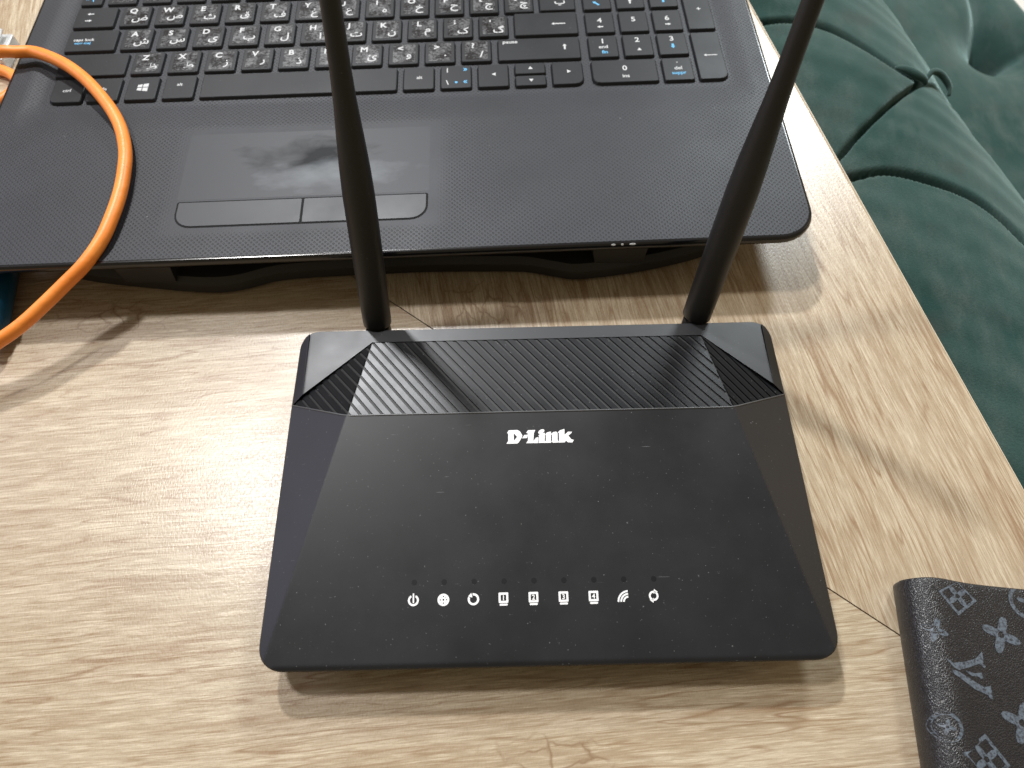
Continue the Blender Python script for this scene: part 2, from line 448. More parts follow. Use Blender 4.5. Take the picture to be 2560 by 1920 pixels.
board('front_board', [(p.x, p.y) for p in front], M['wood_front'], {4})
js = [K, T1]
a = hs * 3
mk('joint_core', [(*(K - a + us * 4).xy, -0.9), (*(K + a + us * 4).xy, -0.9), (*(T1 + a).xy, -0.9), (*(T1 - a).xy, -0.9)], [(0, 1, 2, 3)], M['seam'], table, off=TO)
# pale edge band glued on the right edge
eb = [K + ue * 0.5, E1, E1 + ne * 0.9, K + ue * 0.5 + ne * 0.9]
vs, fs = loft([lv(eb, -25.8), lv(eb, -2.4), lv([eb[0], eb[1], eb[2] - ne * 0.35, eb[3] - ne * 0.35], -1.7)])
mk('edge_band', vs, fs, M['edge'], table, off=TO)

# ================================================================== router
W2, D2 = 99.0, 67.26
router = empty('wireless_router', (0, 0, 0))
tag(router, 'black faceted wireless router with two raised antennas and a row of icons', 'router')

def side_pts(s):
    return dict(
        R=(s * 67.3, 57.2, 23.4), S=(s * 74.0, 22.4, 27.0), T=(s * W2, 32.7, 16.2), F=(s * 97.2, -66.2, 16.5),
        B=(s * W2, D2, 15.2), BI=(s * 95.5, D2, 16.4), TI=(s * 94.6, 36.4, 18.6), C=(s * W2, -D2, 15.2))
Lp, Rp = side_pts(-1), side_pts(1)
z_rear = 16.4
def facets(p):
    # 2D convex pieces of the top surface on one side, each with the three points of its plane
    led = [p['R'], (p['R'][0], D2, z_rear), p['BI'], p['TI']]
    return [
        ('ledge', led, ((p['R'][0], D2, z_rear), p['BI'], p['TI'])),
        ('bevel', [p['BI'], p['B'], p['T'], p['TI']], (p['B'], p['T'], p['TI'])),
        ('ribface', [p['R'], p['TI'], p['T'], p['S']], (p['R'], p['T'], p['S'])),
        ('lower', [p['S'], p['T'], p['C'], p['F']], (p['S'], p['T'], p['F'])),
    ]
def plane_z(q, tri):
    a, b, c = (Vector(v) for v in tri); n = (b - a).cross(c - a)
    return a.z - (n.x * (q[0] - a.x) + n.y * (q[1] - a.y)) / n.z
outline = rrect(-W2, W2, -D2, D2, (9, 9, 8, 8), 8)
def clip(poly, conv):
    out = list(poly)
    n = len(conv)
    for i in range(n):
        a, b = conv[i], conv[(i + 1) % n]
        if math.hypot(b[0] - a[0], b[1] - a[1]) < 1e-6: continue
        def side_(p): return (b[0] - a[0]) * (p[1] - a[1]) - (b[1] - a[1]) * (p[0] - a[0])
        res = []
        for j in range(len(out)):
            p, q = out[j], out[(j + 1) % len(out)]
            sp, sq = side_(p), side_(q)
            if sp >= -1e-7: res.append(p)
            if (sp > 1e-7 and sq < -1e-7) or (sp < -1e-7 and sq > 1e-7):
                t = sp / (sp - sq); res.append((p[0] + (q[0] - p[0]) * t, p[1] + (q[1] - p[1]) * t))
        out = res
        if len(out) < 3: return []
    return out
def ccw(p):
    a = sum(p[i][0] * p[(i + 1) % len(p)][1] - p[(i + 1) % len(p)][0] * p[i][1] for i in range(len(p)))
    return p if a > 0 else p[::-1]
def top_faces(pieces):
    vs, fs = [], []
    for poly, tri in pieces:
        c = clip(ccw([(q[0], q[1]) for q in poly]), outline)
        if not c: continue
        b = len(vs); vs += [(q[0], q[1], plane_z(q, tri)) for q in c]; fs.append(tuple(range(b, b + len(c))))
    return vs, fs
# rear deck: ledge and outer bevels, plus the thin back wall of the raised ribbed panel
m_rear = [Rp['R'], Lp['R'], (Lp['R'][0], D2, z_rear), (Rp['R'][0], D2, z_rear)]
ledge_tri = ((Lp['R'][0], D2, z_rear), Lp['BI'], Lp['TI'])
rear_pieces = [(m_rear, ledge_tri)]
front_pieces = [([Lp['S'], Rp['S'], Rp['F'], Lp['F']], (Lp['S'], Rp['S'], Lp['F'])),
                ([Lp['F'], Rp['F'], Rp['C'], Lp['C']], (Lp['F'], Rp['F'], (0, -D2, 15.9)))]
rib_pieces = [([Lp['R'], Rp['R'], Rp['S'], Lp['S']], (Lp['R'], Rp['R'], Lp['S']))]
for p in (Lp, Rp):
    for nm, poly, tri in facets(p):
        if nm in ('ledge', 'bevel'): rear_pieces.append((poly, tri))
        elif nm == 'lower': front_pieces.append((poly, tri))
        else: rib_pieces.append((poly, tri))
def weld(vs, fs, name, mat, parent, extra=None, sharp=18):
    me = bpy.data.meshes.new(name)
    me.from_pydata([(v[0] * S, v[1] * S, v[2] * S) for v in vs], [], fs)
    bm = bmesh.new(); bm.from_mesh(me)
    bmesh.ops.remove_doubles(bm, verts=bm.verts, dist=0.00004)
    bmesh.ops.recalc_face_normals(bm, faces=bm.faces)
    up = sum(f.normal.z for f in bm.faces)
    if up < 0: bmesh.ops.reverse_faces(bm, faces=bm.faces)
    bm.to_mesh(me); bm.free(); me.update()
    return link_mesh(name, me, mat, parent)
top_rear = weld(*top_faces(rear_pieces), 'rear_ledge', M['shell'], router)
top_front = weld(*top_faces(front_pieces), 'front_cover', M['shell'], router)
# the ribbed panel sits 0.5 mm proud of its floor; the floor shows in the grooves
rv, rf = top_faces(rib_pieces)
rib_floor = weld([(x, y, z - 0.55) for x, y, z in rv], rf, 'ribbed_panel', M['groove'], router)
# back wall of the ribbed panel, down to the ledge
bw = []
for q in (Lp['TI'], Lp['R'], Rp['R'], Rp['TI']):
    bw.append((q[0], q[1], q[2] - 0.05)); bw.append((q[0], q[1], plane_z(q, ledge_tri) - 0.6))
mk('panel_back_wall', bw, [(0, 2, 3, 1), (2, 4, 5, 3), (4, 6, 7, 5)], M['shell'], router)
# seam line: a bead along the joint between ribbed panel and front cover
seam_path = [Lp['T'], Lp['S'], Rp['S'], Rp['T']]
def smooth_corner(path, r):
    P = [Vector(p) for p in path]; out = [P[0]]
    for i in range(1, len(P) - 1):
        a = P[i] + (P[i - 1] - P[i]).normalized() * r; b = P[i] + (P[i + 1] - P[i]).normalized() * r
        for k in range(6):
            t = k / 5; out.append(a * (1 - t) ** 2 + P[i] * 2 * t * (1 - t) + b * t * t)
    out.append(P[-1]); return out
vs, fs = tube([p + Vector((0, 0, -0.02)) for p in smooth_corner(seam_path, 3)], 0.34, 8)
mk('seam_bead', vs, fs, M['bead'], router, smooth=True)
# ribs: diagonal strips clipped to each of the three faces of the panel
dr = Vector((25.1, -31.3)).normalized(); nr_ = Vector((-dr.y, dr.x))
def shrink(poly, d):
    n = len(poly); out = []
    for i in range(n):
        p0, p1, p2 = (Vector(poly[i - 1]), Vector(poly[i]), Vector(poly[(i + 1) % n]))
        e0 = (p1 - p0).normalized(); e1 = (p2 - p1).normalized()
        n0 = Vector((-e0.y, e0.x)); n1 = Vector((-e1.y, e1.x)); det = n0.x * n1.y - n0.y * n1.x
        if abs(det) < 1e-4: out.append(p1 + n0 * d); continue
        out.append(p1 + Vector(((d * n1.y - d * n0.y) / det, (n0.x * d - n1.x * d) / det)))
    return [(p.x, p.y) for p in out]
pitch = 3.25; wid = 2.45
for poly, tri in rib_pieces:
    face = clip(ccw([(q[0], q[1]) for q in poly]), outline)
    face = shrink(face, 0.35)
    for k in range(-60, 60):
        o = nr_ * (k * pitch)
        a, b = o - dr * 300, o + dr * 300
        st = ccw([tuple(a), tuple(b), tuple(b + nr_ * wid), tuple(a + nr_ * wid)])
        c = clip(face, st)
        if len(c) < 3: continue
        area = abs(sum(c[i][0] * c[(i + 1) % len(c)][1] - c[(i + 1) % len(c)][0] * c[i][1] for i in range(len(c)))) / 2
        if area < 1.0: continue
        cc = ccw(c)
        lo = [(q[0], q[1], plane_z(q, tri) - 0.55) for q in cc]
        cen = Vector((sum(q[0] for q in cc) / len(cc), sum(q[1] for q in cc) / len(cc)))
        hi = []
        for q in cc:
            v = Vector(q); dd = cen - v
            nn = nr_ * (0.16 if (cen - v).dot(nr_) > 0 else -0.16)
            v = v + nn
            hi.append((v.x, v.y, plane_z(v, tri)))
        vs, fs = loft([lo, hi], cap0=False)
        mk('rib', vs, fs, M['rib'], rib_floor)
# rim: from the top edge down, then undercut to the foot plate
def top_z(q):
    best = None
    for poly, tri in rear_pieces + front_pieces + rib_pieces:
        pp = ccw([(v[0], v[1]) for v in poly])
        ok = all((pp[(i + 1) % len(pp)][0] - pp[i][0]) * (q[1] - pp[i][1]) - (pp[(i + 1) % len(pp)][1] - pp[i][1]) * (q[0] - pp[i][0]) >= -0.05 for i in range(len(pp)))
        if ok: return plane_z(q, tri)
    return 15.3
def dense(poly, step=3.0):
    out = []
    for i in range(len(poly)):
        a, b = Vector(poly[i]), Vector(poly[(i + 1) % len(poly)])
        m = max(1, int((b - a).length / step))
        for k in range(m): out.append(tuple(a.lerp(b, k / m)))
    return out
do = dense(outline)
cen = Vector((0, 0))
def off_loop(d): return dense(rrect(-W2 + d, W2 - d, -D2 + d, D2 - d, (max(9 - d, 1), max(9 - d, 1), max(8 - d, 1), max(8 - d, 1)), 8))
def scale_loop(d): return [(q[0] * (W2 - d) / W2, q[1] * (D2 - d) / D2) for q in do]
loops = [[(q[0], q[1], top_z(q)) for q in do]]
for d, z in ((-0.3, -0.4), (-0.3, -1.0)):
    loops.append([(p[0], p[1], top_z(q) + z) for q, p in zip(do, scale_loop(d))])
loops.append(lv(scale_loop(0.6), 13.0)); loops.append(lv(scale_loop(4.5), 11.0))
loops.append(lv(scale_loop(12), 3.2)); loops.append(lv(scale_loop(14), 1.6))
vs, fs = loft(loops, cap0=False)
mk('lower_case', vs, fs, M['shell'], router, sharp=40)
for sx in (-1, 1):
    for sy in (-1, 1):
        vs, fs = loft([lv(circ(sx * 78, sy * 48, 5), 0.0), lv(circ(sx * 78, sy * 48, 5), 1.7)])
        mk('rubber_foot', vs, fs, M['groove'], router)

# antennas
def antenna(base, tip, tilt_x):
    B, T = Vector(base), Vector(tip); d = (T - B).normalized(); Ln = (T - B).length
    prof = [(0, 5.4), (0.8, 6.0), (6, 6.05), (40, 6.2), (58, 6.15), (69, 5.75), (81, 5.0), (92, 4.2), (104, 3.75), (118, 3.55), (160, 3.4), (Ln - 3, 3.25), (Ln - 1, 2.6), (Ln, 1.0)]
    n = 28; q = d.to_track_quat('Z', 'Y'); vs, fs = [], []
    for s_, r in prof:
        for k in range(n):
            a = 2 * math.pi * k / n
            vs.append(B + d * s_ + q @ Vector((r * math.cos(a), r * math.sin(a), 0)))
    for i in range(len(prof) - 1):
        for k in range(n): fs.append((i * n + k, i * n + (k + 1) % n, (i + 1) * n + (k + 1) % n, (i + 1) * n + k))
    fs.append(tuple(reversed(range(n)))); fs.append(tuple(range((len(prof) - 1) * n, len(prof) * n)))
    an = mk('antenna', vs, fs, M['antenna'], router, smooth=True)
    # hinge: knuckle barrel across, and the socket that enters the back of the case
    h = B - d * 4.5
    ax = q @ Vector((1, 0, 0))
    vs, fs = tube([h - ax * 4.9, h - ax * 4.5, h + ax * 4.5, h + ax * 4.9], [3.6, 4.1, 4.1, 3.6], 18)
    mk('hinge_knuckle', vs, fs, M['antenna'], an, sharp=40)
    vs, fs = tube([B + d * 2, B - d * 4.5], 4.2, 18)
    mk('hinge_fork', vs, fs, M['antenna'], an, sharp=40)
    vs, fs = tube([(h.x, h.y - 1, h.z), (h.x, D2 - 3, h.z - 1.5)], [4.0, 4.4], 18)
    mk('antenna_socket', vs, fs, M['antenna'], an, sharp=40)
    return an
def antenna_from(base, img, Ln, back):
    """base (mm) and a pixel the axis passes through; back = backward lean of the axis"""
    B = Vector(base); r = ray(*img); n = r.cross(B - CAM_LOC)   # plane through camera and the axis
    # direction in that plane with the wanted ratio d.y/d.z = back
    # n.(dx, back, 1) = 0
    dx = -(n.y * back + n.z) / n.x
    return B, B + Vector((dx, back, 1)).normalized() * Ln
bL, tL = antenna_from((-67.6, 71.8, 14.5), (722, 60), 186, 0.46)
bR, tR = antenna_from((69.2, 71.8, 14.5), (1745, 30), 186, 0.40)
antenna(bL, tL, 0); antenna(bR, tR, 0)

# marks on the front cover
cover_tri = (Lp['S'], Rp['S'], Lp['F'])
ca, cb, cc_ = (Vector(v) for v in cover_tri)
cn = (cb - ca).cross(cc_ - ca).normalized()
if cn.z < 0: cn = -cn
def on_cover(p): return (p[0] + cn.x * 0.06, p[1] + cn.y * 0.06, plane_z(p, cover_tri) + cn.z * 0.06)
def logo_px(zx, zy):
    p = on_plane((1200 + zx / 7.373) / PX, (1040 + zy / 7.373) / PX, ca, cn); return (p.x, p.y)
def lp(pts): return [logo_px(*p) for p in pts]
dot_i = [(1130 + 62 * math.cos(a) * math.cos(-0.5) - 36 * math.sin(a) * math.sin(-0.5), 287 + 62 * math.cos(a) * math.sin(-0.5) + 36 * math.sin(a) * math.cos(-0.5)) for a in [2 * math.pi * k / 18 for k in range(18)]]
letters = [
    (lp([(500, 312), (530, 264), (690, 258), (735, 283), (781, 358), (768, 402), (712, 490), (684, 509), (488, 513), (520, 462), (520, 325), (505, 322)]), [lp([(622, 318), (684, 385), (625, 458)])]),
    (lp([(776, 413), (815, 350), (884, 346), (866, 407)]), []),
    (lp([(850, 310), (885, 262), (1020, 257), (992, 318), (985, 462), (1030, 402), (1076, 388), (1080, 440), (1064, 500), (850, 502), (884, 452), (880, 320)]), []),
    (lp(dot_i), []),
    (lp([(1072, 364), (1112, 328), (1196, 310), (1192, 455), (1206, 468), (1196, 495), (1074, 497), (1090, 452), (1088, 372)]), []),
    (lp([(1196, 345), (1236, 302), (1308, 286), (1306, 452), (1322, 468), (1310, 493), (1196, 496), (1214, 452), (1212, 346)]), []),
    (lp([(1309, 330), (1350, 296), (1402, 287), (1430, 312), (1432, 452), (1450, 466), (1432, 491), (1340, 493), (1327, 470), (1326, 345), (1309, 345)]), []),
    (lp([(1430, 306), (1472, 264), (1556, 238), (1558, 348), (1620, 290), (1697, 290), (1680, 318), (1628, 362), (1682, 428), (1731, 441), (1702, 488), (1622, 486), (1582, 452), (1566, 486), (1440, 491), (1456, 458), (1454, 312)]), []),
]
vs, fs = flat(letters, on_cover); mk('brand_lettering', vs, fs, M['white'], top_front)

def icon_obj(polys, cx, cy, ang=0.0, sc_=1.0):
    def to3(p):
        x, y = p[0] * sc_, p[1] * sc_
        return on_cover((cx + x * math.cos(ang) - y * math.sin(ang), cy + x * math.sin(ang) + y * math.cos(ang)))
    vs, fs = flat(polys, to3); return mk('status_icon', vs, fs, M['white'], top_front)
def text_polys(s, size, bold=0.0):
    """outline text -> list of triangles in mm (vs, fs)"""
    cu = bpy.data.curves.new('t', 'FONT'); cu.body = s; cu.size = size; cu.offset = bold
    cu.align_x = 'CENTER'; cu.align_y = 'CENTER'; cu.resolution_u = 3
    o = bpy.data.objects.new('t', cu); COL.objects.link(o)
    dg = bpy.context.evaluated_depsgraph_get(); dg.update()
    me = o.evaluated_get(dg).to_mesh()
    vs = [tuple(v.co) for v in me.vertices]; fs = [tuple(p.vertices) for p in me.polygons]
    o.evaluated_get(dg).to_mesh_clear()
    bpy.data.objects.remove(o); bpy.data.curves.remove(cu)
    if vs:      # centre on its own box
        x0, x1 = min(v[0] for v in vs), max(v[0] for v in vs); y0, y1 = min(v[1] for v in vs), max(v[1] for v in vs)
        vs = [(v[0] - (x0 + x1) / 2, v[1] - (y0 + y1) / 2) for v in vs]
    return vs, fs
I0 = on_plane(893, 1297, ca, cn); I8 = on_plane(1412, 1287, ca, cn)
D0 = on_plane(895, 1258, ca, cn); D8 = on_plane(1412, 1250, ca, cn)
def tri(cx, cy, r, a): return [(cx + r * math.cos(math.radians(a + k)), cy + r * math.sin(math.radians(a + k))) for k in (0, 120, 240)]
icons = []
icons.append([(arc(0, 0, 1.25, 1.95, 118, 422, 26), []), (rect(-0.26, 0.26, -0.9, 2.35), [])])
hole = circ(0, 0, 0.36, 8)
holes = [hole] + [circ(1.12 * math.cos(a), 1.12 * math.sin(a), 0.27, 6) for a in (0, math.pi / 2, math.pi, 1.5 * math.pi)] + [circ(1.1 * math.cos(a), 1.1 * math.sin(a), 0.15, 5) for a in (0.78, 2.36, 3.93, 5.5)]
icons.append([(circ(0, 0, 2.1, 28), holes)])
icons.append([(arc(0, 0, 1.3, 2.05, -205, 100, 26), []), (tri(-1.0, 1.25, 0.95, 75), [])])
for k in range(4):
    icons.append([(rrect(-1.72, 1.72, -1.45, 2.1, 0.25, 2), [rect(-0.98, 0.98, -0.72, 1.32)]), (rrect(-1.4, 1.45, -2.35, -1.68, 0.25, 2), [])])
icons.append([(arc(1.7, -1.9, r, r + 0.62, 92, 178, 14), []) for r in (1.45, 2.4, 3.35)])
icons.append([(arc(0, 0, 1.05, 1.7, 70, 255, 18), []), (arc(0, 0, 1.05, 1.7, -110, 72, 18), []), (tri(0.62, 1.45, 0.95, -10), []), (tri(-0.62, -1.45, 0.95, 170), [])])
tilt = math.radians(0.4)
for k in range(9):
    c = I0.lerp(I8, k / 8); d = D0.lerp(D8, k / 8)
    io = icon_obj(icons[k], c.x, c.y, tilt, 0.98)
    if 3 <= k <= 6:
        tv, tf = text_polys(str(k - 2), 2.3, 0.05)
        mk('icon_digit', [on_cover((c.x + v[0], c.y + v[1] + 0.3)) for v in tv], tf, M['white'], top_front)
    # pin-hole lamp window: a shallow dark cup with a thin raised lip
    lo = [on_cover(q) for q in circ(d.x, d.y, 0.95, 14)]; hi = [on_cover(q) for q in circ(d.x, d.y, 0.62, 14)]
    hi = [(p[0], p[1], p[2] - 0.03) for p in hi]
    vs, fs = loft([lo, hi]); mk('indicator_window', vs, fs, M['led'], top_front)

# ================================================================== laptop
LX, LY, YAW = -200.219, 197.498, math.radians(1.195)
lap = empty('laptop', (LX, LY, 0), YAW)
tag(lap, 'dark grey laptop with dimpled palm rest and worn bilingual key stickers', 'laptop')
X0, X1, Y0, Y1 = -61.3, 323.3, -101.5, 152
def outer(d): return dense(rrect(X0 + d, X1 - d, Y0 + d, Y1 - d, tuple(max(r - d, 1) for r in (17, 17, 10, 10)), 8), 400)
DZ = 28.0
vs, fs = loft([lv(outer(2.6), DZ - 5.0), lv(outer(0.9), DZ - 4.4), lv(outer(0.15), DZ - 3.2), lv(outer(0), DZ - 2.0), lv(outer(0.5), DZ - 0.7), lv(outer(0.9), DZ - 0.16), lv(outer(1.1), DZ - 0.08), lv(outer(2.2), DZ - 0.06)], cap1=False)
mk('edge_rim', vs, fs, M['rim'], lap, sharp=60)
nO = len(outer(2))
def well(x0, x1, y0, y1, r): return dense(rrect(x0, x1, y0, y1, r, 8), 400)
loops = [lv(outer(2.1), DZ), lv(well(-51, 314, -21, 121, 15), DZ), lv(well(-50, 313, -20, 120, 14), DZ - 0.03), lv(well(-47, 309, -13, 117, 11), DZ - 0.35), lv(well(-43, 305, -6, 112, 8), DZ - 0.95), lv(well(-40.5, 303, -3.5, 110, 6), DZ - 1.1), lv(well(-40.1, 302.6, -3.1, 109.6, 6), DZ - 1.1)]
vs, fs = loft(loops, cap0=False)
deck = mk('palm_rest', vs, fs, M['deck'], lap, sharp=50)
KZ = DZ - 1.1
# touchpad and its two buttons
vs, fs = loft([lv(rrect(38.6, 153.0, -66.6, -25.5, 1.2, 4), DZ - 0.3), lv(rrect(38.6, 153.0, -66.6, -25.5, 1.2, 4), DZ + 0.015), lv(rrect(38.8, 152.8, -66.4, -25.7, 1.2, 4), DZ + 0.02)])
mk('touchpad', vs, fs, M['pad'], lap)
def both(name, l, z0, z1, mat, parent=lap, bev=0.25):
    def ins(l, d):
        c = (sum(p[0] for p in l) / len(l), sum(p[1] for p in l) / len(l))
        xs = [p[0] for p in l]; ys = [p[1] for p in l]; wx = max(xs) - min(xs); wy = max(ys) - min(ys)
        return [(c[0] + (p[0] - c[0]) * (wx - 2 * d) / wx, c[1] + (p[1] - c[1]) * (wy - 2 * d) / wy) for p in l]
    vs, fs = loft([lv(l, z0), lv(l, z1 - bev), lv(ins(l, bev), z1)], cap0=False)
    return mk(name, vs, fs, mat, parent, sharp=15)
both('button_recess', rrect(39.2, 152.4, -83.0, -67.7, (8.0, 8.0, 1, 1), 6), DZ - 0.3, DZ + 0.04, M['gap'], bev=0.01)
both('touchpad_button', rrect(39.9, 95.7, -82.4, -68.3, (7.3, 0.6, 0.6, 0.6), 6), DZ - 0.2, DZ + 0.35, M['button'])
both('touchpad_button', rrect(96.4, 151.7, -82.4, -68.3, (0.6, 7.3, 0.6, 0.6), 6), DZ - 0.2, DZ + 0.35, M['button'])

# chips in the glossy rim
for (u_, v_, w_) in ((1366, 522.5, 1.5), (1325, 527, 1.0), (1344, 525, 0.6)):
    p_ = at(u_, v_, DZ - 0.6); dx_, dy_ = p_.x - LX, p_.y - LY
    lx_ = dx_ * math.cos(YAW) + dy_ * math.sin(YAW)
    vs, fs = loft([[(lx_ + w_ * math.cos(a_) , Y0 + 0.55 + 0.34 * math.sin(a_), DZ - 0.62 + 0.34 * math.sin(a_)) for a_ in [k_ * math.pi / 5 for k_ in range(10)]],
                   [(lx_ + 0.7 * w_ * math.cos(a_) , Y0 + 0.42 + 0.25 * math.sin(a_), DZ - 0.50 + 0.25 * math.sin(a_)) for a_ in [k_ * math.pi / 5 for k_ in range(10)]]])
    mk('rim_chip', vs, fs, M['legend'], lap)

# lower case: recessed wall, wavy shelf, blocks between
mir = 131.0
sh = [(-22.5, -82.6), (-9.4, -89.9), (26.4, -96.6), (49.5, -99.6), (64.3, -98.8), (82.6, -94.2), (113.0, -93.0), (129.1, -92.8), (150, -92.8), (180, -94.0), (196.0, -95.2), (208.9, -98.4), (220.2, -100.4), (247.1, -97.6), (274.7, -91.5), (292, -84)]
shs = [(p.x, p.y) for p in spline([(a, b, 0) for a, b in [(-46, -50), (-40, -66)] + sh + [(303, -68), (308, -50)]], 5)]
shelf = shs + [(308, 140), (-46, 140)]
def shrink_y(l, d, dx=0): return [(p[0], p[1] + d if p[1] < 100 else p[1]) for p in l]
vs, fs = loft([lv(shrink_y(shelf, 3), 0.6), lv(shelf, 2.4), lv(shrink_y(shelf, 0.4), 7.5), lv(shrink_y(shelf, 3.2), 10.0)], cap0=True, cap1=True)
mk('base_shelf', vs, fs, M['base'], lap, sharp=40)
wl = rrect(X0 + 16, X1 - 16, -88, 146, 20, 8)
vs, fs = loft([lv(rrect(X0 + 20, X1 - 20, -86, 142, 20, 8), 6), lv(wl, 12), lv(rrect(X0 + 5, X1 - 5, -95.5, 148, 16, 8), DZ - 4.6)])
mk('bottom_case', vs, fs, M['base'], lap, sharp=40)
for bx0, bx1 in ((14, 36), (227, 249)):
    l0 = [(bx0, -97.0), (bx1, -97.6 if bx0 < 100 else -97.0), (bx1 + 2, -84), (bx0 - 2, -84)]
    l1 = [(bx0 - 2.5, -96.4), (bx1 + 1.5, -96.4), (bx1 + 2, -84), (bx0 - 2, -84)]
    vs, fs = loft([lv(l0, 9.0), lv(l1, DZ - 4.8)])
    mk('vent_block', vs, fs, M['base'], lap)

# keys
V, PIT, KW, KH = 19.03, 18.7, 15.1, 16.3
def keycap(x0, x1, y0, y1, r=1.0, z1=DZ + 0.4, parent=lap):
    if not isinstance(r, tuple): r = (r,) * 4
    a = rrect(x0 - 0.55, x1 + 0.55, y0 - 0.75, y1 + 0.2, tuple(q + 0.4 for q in r), 3)
    b = rrect(x0, x1, y0, y1, r, 3); c = rrect(x0 + 0.3, x1 - 0.3, y0 + 0.3, y1 - 0.3, tuple(max(q - 0.2, 0.3) for q in r), 3)
    vs, fs = loft([lv(a, KZ + 0.1), lv(b, z1 - 0.22), lv(c, z1)], cap0=False)
    dz = random.uniform(-0.08, 0.08)
    return mk('key', [(v[0], v[1], v[2] + dz) for v in vs], fs, M['key'], lap, sharp=15), z1 + dz
_cache = {}
def legend(key, s, x, y, z, size, mat='legend', bold=0.03, name='key_legend', rot=0):
    kk = (s, size, bold)
    if kk not in _cache: _cache[kk] = text_polys(s, size, bold)
    vs, fs = _cache[kk]
    if not vs: return
    c, s_ = math.cos(rot), math.sin(rot)
    mk(name, [(x + v[0] * c - v[1] * s_, y + v[0] * s_ + v[1] * c, z + 0.035) for v in vs], fs, M[mat], key)
def shape(key, polys, x, y, z, mat='legend', name='key_legend'):
    vs, fs = flat(polys, lambda p: (x + p[0], y + p[1], z + 0.035)); mk(name, vs, fs, M[mat], key)
def letter_key(x, y, lat, per, sticker=True):
    k, z = keycap(x, x + KW, y, y + KH)
    if sticker:
        jx, jy = random.uniform(-0.3, 0.3), random.uniform(-0.3, 0.3)
        vs, fs = loft([lv(rrect(x + 2.0 + jx, x + KW - 1.5 + jx, y + 1.6 + jy, y + KH - 1.2 + jy, 0.8, 2), z - 0.02), lv(rrect(x + 2.0 + jx, x + KW - 1.5 + jx, y + 1.6 + jy, y + KH - 1.2 + jy, 0.8, 2), z + 0.05)], cap0=False)
        mk('key_sticker', vs, fs, M['sticker'], k); z += 0.05
    legend(k, lat, x + 5.9, y + KH - 4.2, z, 5.2 if len(lat) == 1 else 4, bold=0.16)
    if per: legend(k, per, x + KW - 4.8, y + 5.4, z, 6.6, bold=0.10)
    return k
ROWQ = list(zip("QWERTYUIOP[]", "ضصثقفغعهخحجچ"))
ROWA = list(zip("ASDFGHJKL;'", "شسیبلاتنمکگ"))
ROWZ = list(zip("ZXCVBNM<>?", "ظطزرذدئو./"))
NUM = ['~', '1', '2', '3', '4', '5', '6', '7', '8', '9', '0', '-', '=']
for i, (a_, b_) in enumerate(ROWZ): letter_key(i * PIT, V, a_, b_)
for i, (a_, b_) in enumerate(ROWA): letter_key(-9.32 + i * PIT, 2 * V, a_, b_)
for i, (a_, b_) in enumerate(ROWQ): letter_key(-13.9 + i * PIT, 3 * V, a_, b_)
for i, a_ in enumerate(NUM):
    x = -42.6 + i * PIT
    if i == 0: x0_, x1_ = -38.5, x + KW
    k, z = keycap(x if i else -38.5, x + KW, 4 * V, 4 * V + KH)
    if i:
        vs, fs = loft([lv(rect(x + 2, x + KW - 1.6, 4 * V + 1.6, 4 * V + KH - 1.4), z), lv(rect(x + 2, x + KW - 1.6, 4 * V + 1.6, 4 * V + KH - 1.4), z + 0.05)], cap0=False)
        mk('key_sticker', vs, fs, M['sticker'], k)
    else:
        legend(k, '"', x + 7, 4 * V + 5, z, 6, 'legend_blue'); legend(k, '\\', x + 10, 4 * V + 4.5, z, 5, 'legend_blue', 0.1)
k, z = keycap(-42.6 + 13 * PIT, 229.4, 4 * V, 4 * V + KH)
# named keys
def arrow_poly(L_, w=0.34, h=0.95): return [((-L_ / 2, 0), (-L_ / 2 + 1.5, h), (-L_ / 2 + 1.5, w), (L_ / 2, w), (L_ / 2, -w), (-L_ / 2 + 1.5, -w), (-L_ / 2 + 1.5, -h))]
def arrow(L_, a, w=0.34, h=0.95):
    c, s_ = math.cos(math.radians(a)), math.sin(math.radians(a))
    return [([(p[0] * c - p[1] * s_, p[0] * s_ + p[1] * c) for p in arrow_poly(L_, w, h)[0]], [])]
tri_ = lambda a: [(tri(0, 0, 1.35, a), [])]
k, z = keycap(-38.3, -17.2, 3 * V, 3 * V + KH); shape(k, arrow(3.6, 0), -31, 3 * V + 11, z); shape(k, arrow(3.6, 180), -31, 3 * V + 5.5, z)
k, z = keycap(-38.2, -12.6, 2 * V, 2 * V + KH); legend(k, 'caps lock', -29.5, 2 * V + 8.6, z, 2.9, bold=0.05); legend(k, 'verr maj', -29.9, 2 * V + 6.0, z, 2.5, 'legend_blue', 0.05)
k, z = keycap(-38, -3.3, V, V + KH)
k, z = keycap(-36.5, -20.6, 0, KH, (4.0, 1, 1, 1)); legend(k, 'ctrl', -29, 8.4, z, 3.0, bold=0.05)
k, z = keycap(-17.9, -2.8, 0, KH); legend(k, 'fn', -10.5, 8.6, z, 3.2, bold=0.05)
k, z = keycap(0.8, 15.9, 0, KH)
wl_ = [[(-2.6, 0.25), (-0.35, 0.25), (-0.35, 2.2), (-2.6, 1.8)], [(0.1, 0.25), (2.7, 0.25), (2.7, 2.7), (0.1, 2.3)], [(-2.6, -2.0), (-0.35, -2.4), (-0.35, -0.25), (-2.6, -0.25)], [(0.1, -2.5), (2.7, -2.9), (2.7, -0.25), (0.1, -0.25)]]
shape(k, [(p, []) for p in wl_], 8.6, 8.8, z)
k, z = keycap(19.4, 34.5, 0, KH); legend(k, 'alt', 27, 10, z, 2.9, bold=0.05)
k, z = keycap(38.0, 135.6, 0, KH)
k, z = keycap(139.1, 154.2, 0, KH); legend(k, 'alt', 147, 8.6, z, 2.9, bold=0.06)
